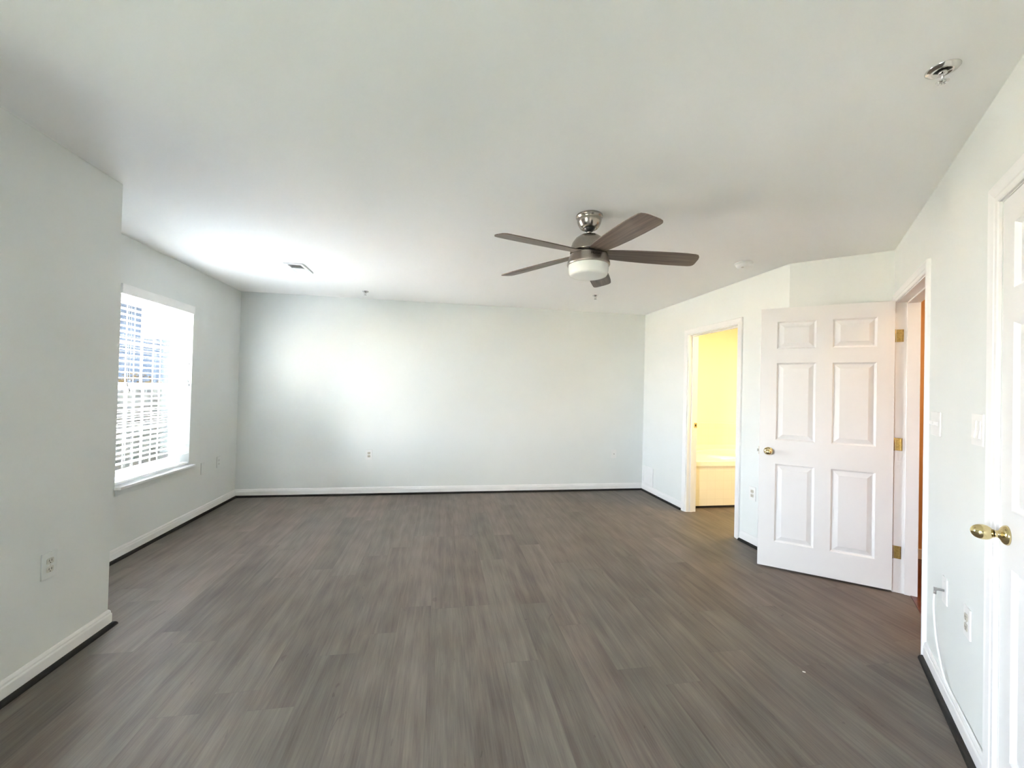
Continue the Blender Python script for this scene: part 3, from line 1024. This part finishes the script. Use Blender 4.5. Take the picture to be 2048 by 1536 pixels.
# ---------------------------------------------------------------- plates on the walls
def plate(name, m, w, h, label, cat, kind, group=None, body=PLATE, face=PLATE, th=0.006):
    """m: local x along the wall, y out of the wall, z up, origin at plate centre"""
    t_ = thing(name, label, cat, m, group)
    q_ = MB()
    q_.box((-w / 2, 0, -h / 2), (w / 2, th, h / 2), ID, 0.0022)
    q_.build('cover_plate', body, t_, local=True)
    if kind == 'duplex':
        for sz in (-1, 1):
            q_ = MB()
            zc_ = sz * 0.0195
            q_.loft([[Vector((0.017 * max(-1, min(1, 1.25 * math.cos(a))), yy, zc_ + 0.0142 * max(-0.95, min(0.95, 1.15 * math.sin(a))))) for a in [2 * PI * k / 28 for k in range(28)]] for yy in (th - 0.001, th + 0.0022)])
            sk = q_.build('socket', face, t_, local=True)
            q_ = MB()
            for sx_, hh in ((-0.0062, 0.0045), (0.0062, 0.0038)):
                q_.box((sx_ - 0.0012, th + 0.0018, zc_ + 0.0015 - hh), (sx_ + 0.0012, th + 0.0027, zc_ + 0.0025 + hh))
            q_.lathe([(0.0, 0.0), (0.0024, 0.0), (0.0024, 0.0009), (0.0, 0.0009)], Matrix.Translation(Vector((0, th + 0.0018, zc_ - 0.0085))) @ Matrix.Rotation(R(-90), 4, 'X'), 12)
            q_.build('slot', SLOT, sk, local=True)
        q_ = MB()
        q_.lathe([(0.0, 0.0), (0.003, 0.0), (0.0025, 0.0012), (0.0, 0.0014)], Matrix.Translation(Vector((0, th - 0.0002, 0))) @ Matrix.Rotation(R(-90), 4, 'X'), 12)
        q_.build('screw', face, t_, local=True)
    elif kind == 'jack':
        q_ = MB()
        q_.box((-0.007, th - 0.001, -0.009), (0.007, th + 0.0022, 0.007), ID, 0.0008)
        jk = q_.build('jack', PLATE, t_, local=True)
        q_ = MB()
        q_.box((-0.0045, th + 0.0016, -0.0065), (0.0045, th + 0.0026, 0.003))
        q_.build('jack_hole', SLOT, jk, local=True)
    elif kind == 'blank':
        for sz in (-0.041, 0.041):
            q_ = MB()
            q_.lathe([(0.0, 0.0), (0.003, 0.0), (0.0025, 0.0012), (0.0, 0.0014)], Matrix.Translation(Vector((0, th - 0.0002, sz))) @ Matrix.Rotation(R(-90), 4, 'X'), 12)
            q_.build('screw', body, t_, local=True)
    elif kind == 'toggle':
        for sx_ in (-0.046, 0.0, 0.046):
            q_ = MB()
            q_.loft([[Vector((sx_ + ax * 0.0048 * k, yy, zc_ + az_ * hh)) for ax, az_ in ((-1, -1), (1, -1), (1, 1), (-1, 1))] for yy, zc_, hh, k in ((th - 0.001, 0.0, 0.011, 1.0), (th + 0.004, 0.002, 0.010, 1.0), (th + 0.017, 0.0075, 0.0055, 0.85))])
            q_.build('toggle', PLATE, t_, local=True)
    elif kind == 'rocker':
        for sx_ in (-0.0235, 0.0235):
            q_ = MB()
            q_.box((sx_ - 0.0172, th - 0.001, -0.0335), (sx_ + 0.0172, th + 0.001, 0.0335), ID, 0.0006)
            fr_ = q_.build('rocker_frame', PLATE, t_, local=True)
            q_ = MB()
            q_.loft([[Vector((sx_ - 0.0155, yy, zz)), Vector((sx_ + 0.0155, yy, zz)), Vector((sx_ + 0.0155, th - 0.001, zz)), Vector((sx_ - 0.0155, th - 0.001, zz))] for yy, zz in ((th + 0.0065, -0.0315), (th + 0.0025, 0.0), (th + 0.0018, 0.0315))])
            q_.build('rocker', PLATE, fr_, local=True)
    return t_

def m_back(x, z):
    return Matrix(((-1, 0, 0, x), (0, -1, 0, D), (0, 0, 1, z), (0, 0, 0, 1)))
def m_left(y, z, x=XL):
    return Matrix(((0, 1, 0, x), (-1, 0, 0, y), (0, 0, 1, z), (0, 0, 0, 1)))
def m_bath(y, z):
    return MB_BATH @ Matrix.Translation(Vector((y, 0, z)))
def m_right(t, z):
    return MB_RIGHT @ Matrix.Translation(Vector((t, 0, z)))

plate('wall_outlet', m_back(-0.869, 0.498), 0.076, 0.122, 'white duplex outlet on the long far wall, on the window side', 'outlet', 'duplex', face=BEIGE)
plate('wall_jack', m_back(2.362, 0.498), 0.072, 0.118, 'white single-jack wall plate on the far wall close to the bathroom corner', 'wall plate', 'jack')
plate('wall_plate', m_left(4.628, 0.474), 0.074, 0.118, 'blank wall plate painted over in wall colour beside the window sill', 'wall plate', 'blank', body=PAINTED)
plate('wall_outlet', m_left(4.921, 0.486), 0.074, 0.118, 'painted-over outlet on the window wall close to the far corner', 'outlet', 'duplex', body=PAINTED, face=PAINTED)
plate('wall_outlet', m_left(2.230, 0.492, XP), 0.076, 0.120, 'painted-over outlet with darkened slots on the boxed-out wall', 'outlet', 'duplex', body=PAINTED, face=mat('dulled_socket_plastic', (0.58, 0.58, 0.52), 0.5, vary=0.1, vscale=90))
plate('wall_outlet', m_bath(3.262, 0.468), 0.078, 0.124, 'white outlet between the bathroom doorway and the open door', 'outlet', 'duplex', face=BEIGE)
plate('light_switch', m_right(1.157, 1.237), 0.166, 0.118, 'white three-toggle light switch beside the entry doorway', 'light switch', 'toggle')
plate('light_switch', m_right(1.740, 1.247), 0.120, 0.120, 'white double-rocker light switch beside the closet door casing', 'light switch', 'rocker')
plate('wall_outlet', m_right(1.647, 0.480), 0.074, 0.118, 'white outlet low on the wall near the closet casing', 'outlet', 'duplex', face=BEIGE)
plate('cable_plate', m_right(1.342, 0.487), 0.072, 0.118, 'white coaxial wall plate low on the wall near the entry casing', 'wall plate', 'blank')

cx = thing('coaxial_cable', 'loose white coaxial cable hanging from the wall plate to the baseboard', 'cable', MB_RIGHT @ Matrix.Translation(Vector((1.345, 0, 0.487))))
q = MB()
def wpt(t, o, z):
    return W(t, o, z)
pts = [(1.345, 0.036, 0.470), (1.348, 0.040, 0.43), (1.358, 0.040, 0.36), (1.374, 0.035, 0.27), (1.393, 0.025, 0.18), (1.415, 0.014, 0.115), (1.44, 0.0075, 0.0985), (1.50, 0.006, 0.0978), (1.65, 0.006, 0.0976), (1.80, 0.006, 0.0976), (1.868, 0.006, 0.0976)]
# smooth the run of points
sm_pts = []
for i in range(len(pts) - 1):
    p0_, p1_, p2_, p3_ = [Vector(pts[max(0, min(len(pts) - 1, i + k))]) for k in (-1, 0, 1, 2)]
    for s_ in range(6):
        u_ = s_ / 6
        sm_pts.append(0.5 * ((2 * p1_) + (-p0_ + p2_) * u_ + (2 * p0_ - 5 * p1_ + 4 * p2_ - p3_) * u_ ** 2 + (-p0_ + 3 * p1_ - 3 * p2_ + p3_) * u_ ** 3))
sm_pts.append(Vector(pts[-1]))
q.tube([W(*p) for p in sm_pts], 0.0034, 10)
q.build('cable_run', CABLE, cx)
q = MB()
q.tube([W(1.345, 0.006, 0.487), W(1.345, 0.030, 0.487)], 0.0050, 12)
q.box((1.345 - 0.005, 0.028, 0.481), (1.345 + 0.005, 0.041, 0.493), MB_RIGHT, 0.001)
q.tube([W(1.345, 0.036, 0.482), W(1.345, 0.036, 0.464)], 0.0056, 6)
q.build('connector', STEEL, cx)

# white return-air grille low beside the far corner
gr = thing('wall_grille', 'flat white return-air panel low on the wall at the far corner', 'air vent', m_bath(5.150, 0.222))
q = MB()
gw, gh = 0.285, 0.248
for a, c in (((-gw / 2, -gh / 2), (gw / 2, -gh / 2 + 0.028)), ((-gw / 2, gh / 2 - 0.028), (gw / 2, gh / 2)), ((-gw / 2, -gh / 2 + 0.028), (-gw / 2 + 0.034, gh / 2 - 0.028)), ((gw / 2 - 0.034, -gh / 2 + 0.028), (gw / 2, gh / 2 - 0.028))):
    q.box((a[0], 0, a[1]), (c[0], 0.009, c[1]), ID, 0.002)
q.build('grille_frame', TRIM, gr, local=True)
q = MB()
q.box((-gw / 2 + 0.034, 0, -gh / 2 + 0.028), (gw / 2 - 0.034, 0.004, gh / 2 - 0.028))
for k in range(9):
    zz = -gh / 2 + 0.036 + k * 0.0215
    q.box((-gw / 2 + 0.036, 0.003, zz), (gw / 2 - 0.036, 0.0065, zz + 0.014), ID, 0.001)
q.build('grille_louvers', TRIM, gr, local=True)

# tiny white scrap on the floor
q = MB()
q.box((-0.006, -0.003, 0.0), (0.006, 0.003, 0.0015), Matrix.Translation(Vector((1.794, 1.744, 0.0))) @ Matrix.Rotation(R(-30), 4, 'Z'), 0.0004)
tag(q.build('paper_scrap', SPECK), 'tiny white scrap lying on the open plank floor', 'scrap')

# ---------------------------------------------------------------- bathroom
TY = 4.38
tub = thing('bathtub', 'built-in garden bathtub with tiled front seen through the bathroom doorway', 'bathtub', (4.0, TY, 0))
TX0, TX1 = XR + 0.121, 5.58
q = MB()
q.box((TX0, TY, 0.03), (TX1, TY + 0.03, 0.505))
q.build('tiled_apron', TILE, tub)
q = MB()
q.box((TX0, TY + 0.02, 0.0), (TX1, TY + 0.03, 0.03))
q.build('shadow_gap', DARKH, tub)  # dark strip stands in for the shade under the apron
# deck with an oval basin
q = MB()
cx_, cy_, ra, rb = 4.22, 4.855, 0.92, 0.375
N = 64
yb0, yb1 = TY - 0.012, D - 0.0145
def rect_pt(a):
    c_, s_ = math.cos(a), math.sin(a)
    hx, hy = (TX1 - TX0) / 2, (yb1 - yb0) / 2
    k_ = min(hx / abs(c_) if abs(c_) > 1e-6 else 1e9, hy / abs(s_) if abs(s_) > 1e-6 else 1e9)
    return Vector(((TX0 + TX1) / 2 + c_ * k_, (yb0 + yb1) / 2 + s_ * k_, 0))
angs = sorted([2 * PI * k / N for k in range(N)] + [math.atan2(sy_ * (yb1 - yb0), sx_ * (TX1 - TX0)) % (2 * PI) for sx_ in (-1, 1) for sy_ in (-1, 1)])
lv_ = []
for zz in (0.500, 0.553, 0.560):
    lv_.append([rect_pt(a) + Vector((0, 0, zz)) + (Vector((0, 0.007, 0)) if zz == 0.560 and rect_pt(a).y < TY else Vector()) for a in angs])
for k_, zz in ((1.06, 0.560), (1.04, 0.578), (0.99, 0.580), (0.95, 0.565), (0.90, 0.45), (0.82, 0.22), (0.70, 0.16), (0.30, 0.15)):
    lv_.append([Vector((cx_ + ra * k_ * math.cos(a), cy_ + rb * k_ * math.sin(a), zz)) for a in angs])
q.loft(lv_)
q.build('tub_deck', TUBM, tub)
q = MB()
q.box((TX0, D - 0.026, 0.558), (TX1, D - 0.0145, 0.935))
tw_ = q.build('tile_surround', TILE, tub)
q = MB()
q.box((TX0, D - 0.036, 0.558), (TX1, D - 0.026, 0.625), ID, 0.003)
q.box((TX0, D - 0.029, 0.930), (TX1, D - 0.0145, 0.945), ID, 0.002)
q.build('tile_border', TUBM, tw_)
lamp = thing('bathroom_light', 'round flush ceiling light inside the bathroom', 'ceiling light', (3.7, 3.75, H))
ml = Matrix.Translation(Vector((3.7, 3.75, H)))
q = MB()
q.lathe([(0.0, 0.0), (0.165, 0.0), (0.165, -0.02), (0.0, -0.02)], ml, 40)
q.build('light_pan', PLATE, lamp)
q = MB()
q.lathe([(0.150, -0.02), (0.150, -0.05), (0.13, -0.075), (0.08, -0.09), (0.0, -0.093)], ml, 40, cap=False)
q.build('light_globe', mat('warm_glowing_globe', (0.9, 0.85, 0.7), 0.4, emis=(1.0, 0.72, 0.30), estr=1.5), lamp)
light('bathroom_lamp', 'AREA', (3.7, 3.75, H - 0.11), 12.5, (1.0, 0.76, 0.38), 0.5, 0.5)
# hall lamp
lamp2 = thing('hall_light', 'round flush ceiling light in the hall beyond the entry door', 'ceiling light', W(0.2, -0.75, H))
ml = Matrix.Translation(W(0.2, -0.75, H))
q = MB()
q.lathe([(0.0, 0.0), (0.14, 0.0), (0.14, -0.02), (0.0, -0.02)], ml, 40)
q.build('light_pan', PLATE, lamp2)
q = MB()
q.lathe([(0.125, -0.02), (0.125, -0.05), (0.10, -0.075), (0.05, -0.09), (0.0, -0.093)], ml, 40, cap=False)
q.build('light_globe', MATS['warm_glowing_globe'], lamp2)
light('hall_lamp', 'AREA', W(0.2, -0.75, H - 0.11), 5, (1.0, 0.74, 0.45), 0.35, 0.35)

# ---------------------------------------------------------------- yard outside the window
GZ = -0.35
q = MB()
q.box((-70, -40, GZ - 0.2), (-13.0, 80, GZ))
q.box((-13.0, 1.8, GZ - 0.2), (XL - TW - 5.0, 80, GZ))
struct(q.build('ground', GROUND), 'yard covered in orange fallen leaves outside the window', 'ground')
q = MB()
q.box((XL - TW - 5.0, 1.8, GZ - 0.2), (XL - TW - 0.02, 30, GZ))
struct(q.build('ground_bounce_terrace', mat('bounce_paving', (0.49, 0.485, 0.47), 0.85, vary=0.12, vscale=5)), 'unseen pale paving added under the window to bounce sunlight in', 'ground')  # unseen pale ground added to bounce sunlight up to the ceiling
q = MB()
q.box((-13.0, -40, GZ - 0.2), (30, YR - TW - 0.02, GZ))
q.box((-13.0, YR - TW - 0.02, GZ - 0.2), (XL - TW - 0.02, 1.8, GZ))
struct(q.build('ground_bounce_cut_lawn', mat('bounce_cut_lawn', (0.035, 0.042, 0.02), 0.9, vary=0.4, vscale=12)), 'unseen dark lawn added to hold back bounce light', 'ground')  # unseen dark ground added to limit bounce through the near window

def leaf_cloud(bb, c, rad, n, size):
    for _ in range(n):
        while True:
            d_ = Vector((random.uniform(-1, 1), random.uniform(-1, 1), random.uniform(-1, 1)))
            if 0.25 < d_.length <= 1:
                break
        p = Vector((c[0] + d_.x * rad[0], c[1] + d_.y * rad[1], c[2] + d_.z * rad[2]))
        a = Vector((random.uniform(-1, 1), random.uniform(-1, 1), random.uniform(-1, 1))).normalized()
        e = a.orthogonal().normalized()
        s_ = size * random.uniform(0.6, 1.3)
        bb.face([p - a * s_, p + e * s_ * 0.45, p + a * s_, p - e * s_ * 0.45])

def branches(bb, base, hgt, n, spread, r0):
    for _ in range(n):
        a = random.uniform(0, 2 * PI)
        k = random.uniform(0.3, 1.0) * spread
        p1 = Vector(base) + Vector((math.cos(a) * k * 0.45, math.sin(a) * k * 0.45, hgt * random.uniform(0.4, 0.6)))
        p2 = Vector(base) + Vector((math.cos(a) * k, math.sin(a) * k, hgt * random.uniform(0.8, 1.05)))
        bb.tube([base, p1, p2], [r0, r0 * 0.6, r0 * 0.2], 5)
        for _k in range(3):
            b_ = a + random.uniform(-1.2, 1.2)
            s_ = p1.lerp(p2, random.uniform(0, 0.7))
            bb.tube([s_, s_ + Vector((math.cos(b_) * k * 0.4, math.sin(b_) * k * 0.4, hgt * random.uniform(0.1, 0.3)))], [r0 * 0.4, r0 * 0.12], 4)

sh = thing('bare_shrub', 'leafless twiggy shrub outside, low behind the blind', 'shrub', (-4.75, 7.3, GZ))
q = MB()
branches(q, Vector((-4.75, 7.3, GZ)), 1.25, 60, 0.85, 0.014)
q.build('twigs', BARK, sh)
for (x_, y_, hgt, wd, lab, mt) in ((-5.05, 10.2, 1.75, 0.85, 'rust-leaved shrub outside just beyond the bare shrub', LEAFO), (-7.1, 10.6, 1.85, 0.95, 'ochre-leaved shrub outside between two rust-leaved ones', LEAFY), (-9.3, 11.3, 1.8, 1.0, 'rust-leaved shrub at the house corner of the shrub row', LEAFO), (-5.6, 12.6, 1.7, 0.9, 'ochre-leaved shrub at the terrace end of the shrub row', LEAFY)):
    t_ = thing('leafy_shrub', lab, 'shrub', (x_, y_, GZ), 'autumn shrubs in the yard')
    q = MB()
    branches(q, Vector((x_, y_, GZ)), hgt * 0.8, 14, 0.55, 0.014)
    q.build('stem', BARK, t_)
    q = MB()
    leaf_cloud(q, (x_, y_, GZ + hgt * 0.56), (wd, wd, hgt * 0.46), 1800, 0.055)
    q.build('foliage', mt, t_)
# unseen fence added between the two windows to block low light onto the far wall
fe = thing('light_block_fence', 'unseen board fence added beside the window to block low daylight', 'fence', (-3.5, 2.3, GZ))
FENCE = mat('light_block_boards', (0.16, 0.145, 0.13), 0.85, vary=0.25, vscale=8)
q = MB()
for k in range(11):
    q.box((-4.31 + k * 0.155, 2.285, GZ + 0.04), (-4.31 + k * 0.155 + 0.150, 2.310, GZ + 2.55), ID, 0.004)
for zz in (0.35, 1.3, 2.25):
    q.box((-4.31, 2.310, GZ + zz), (-2.62, 2.350, GZ + zz + 0.09))
q.build('board_panel', FENCE, fe)
for xx in (-4.36, -3.50, -2.66):
    q = MB()
    q.box((xx - 0.045, 2.350, GZ), (xx + 0.045, 2.440, GZ + 2.6), ID, 0.006)
    q.build('post', FENCE, fe)
# dark house added to dim the bright sky between the slats
SIDING = mat('sky_dimming_siding', (0.0075, 0.0095, 0.0125), 0.9, spec=0.0, vary=0.1, vscale=3)
ROOFM = mat('dark_shingles', (0.010, 0.010, 0.011), 0.9, spec=0.0, vary=0.3, vscale=6)
nm_ = Matrix.Translation(Vector((-11.5, 19.0, GZ))) @ Matrix.Rotation(R(28), 4, 'Z')
nh = thing('sky_dimming_house', 'near-black house added to dim the sky seen through the blind', 'house', nm_)
q = MB()
q.box((-5.5, 0.0, 0.0), (5.5, 7.0, 5.0))
for k in range(24):
    q.loft([[Vector((xx, -0.001, 0.2 + k * 0.2)), Vector((xx, -0.022, 0.2 + k * 0.2)), Vector((xx, -0.001, 0.39 + k * 0.2))] for xx in (-5.5, 5.5)])
q.build('wall', SIDING, nh, local=True)
q = MB()
q.loft([[Vector((xx, -0.5, 4.95)), Vector((xx, 3.5, 7.2)), Vector((xx, 7.5, 4.95)), Vector((xx, 3.5, 6.9))] for xx in (-5.9, 5.9)])
q.build('roof', ROOFM, nh, local=True)
for xx, zz in ((-3.4, 1.2), (3.2, 1.2), (-3.4, 3.4), (0.0, 3.4), (3.2, 3.4)):
    q = MB()
    for a_, c_ in (((-0.55, -0.03, 0), (-0.45, 0.0, 1.3)), ((0.45, -0.03, 0), (0.55, 0.0, 1.3)), ((-0.45, -0.03, 0), (0.45, 0.0, 0.09)), ((-0.45, -0.03, 1.21), (0.45, 0.0, 1.3)), ((-0.45, -0.028, 0.62), (0.45, 0.0, 0.68))):
        q.box((xx + a_[0], a_[1] - 0.012, zz + a_[2]), (xx + c_[0], c_[1], zz + c_[2]))
    wf = q.build('house_window', VINYL, nh, local=True)
    q = MB()
    q.box((xx - 0.45, -0.026, zz + 0.08), (xx + 0.45, -0.001, zz + 1.22))
    q.build('window_pane', DARKH, wf, local=True)
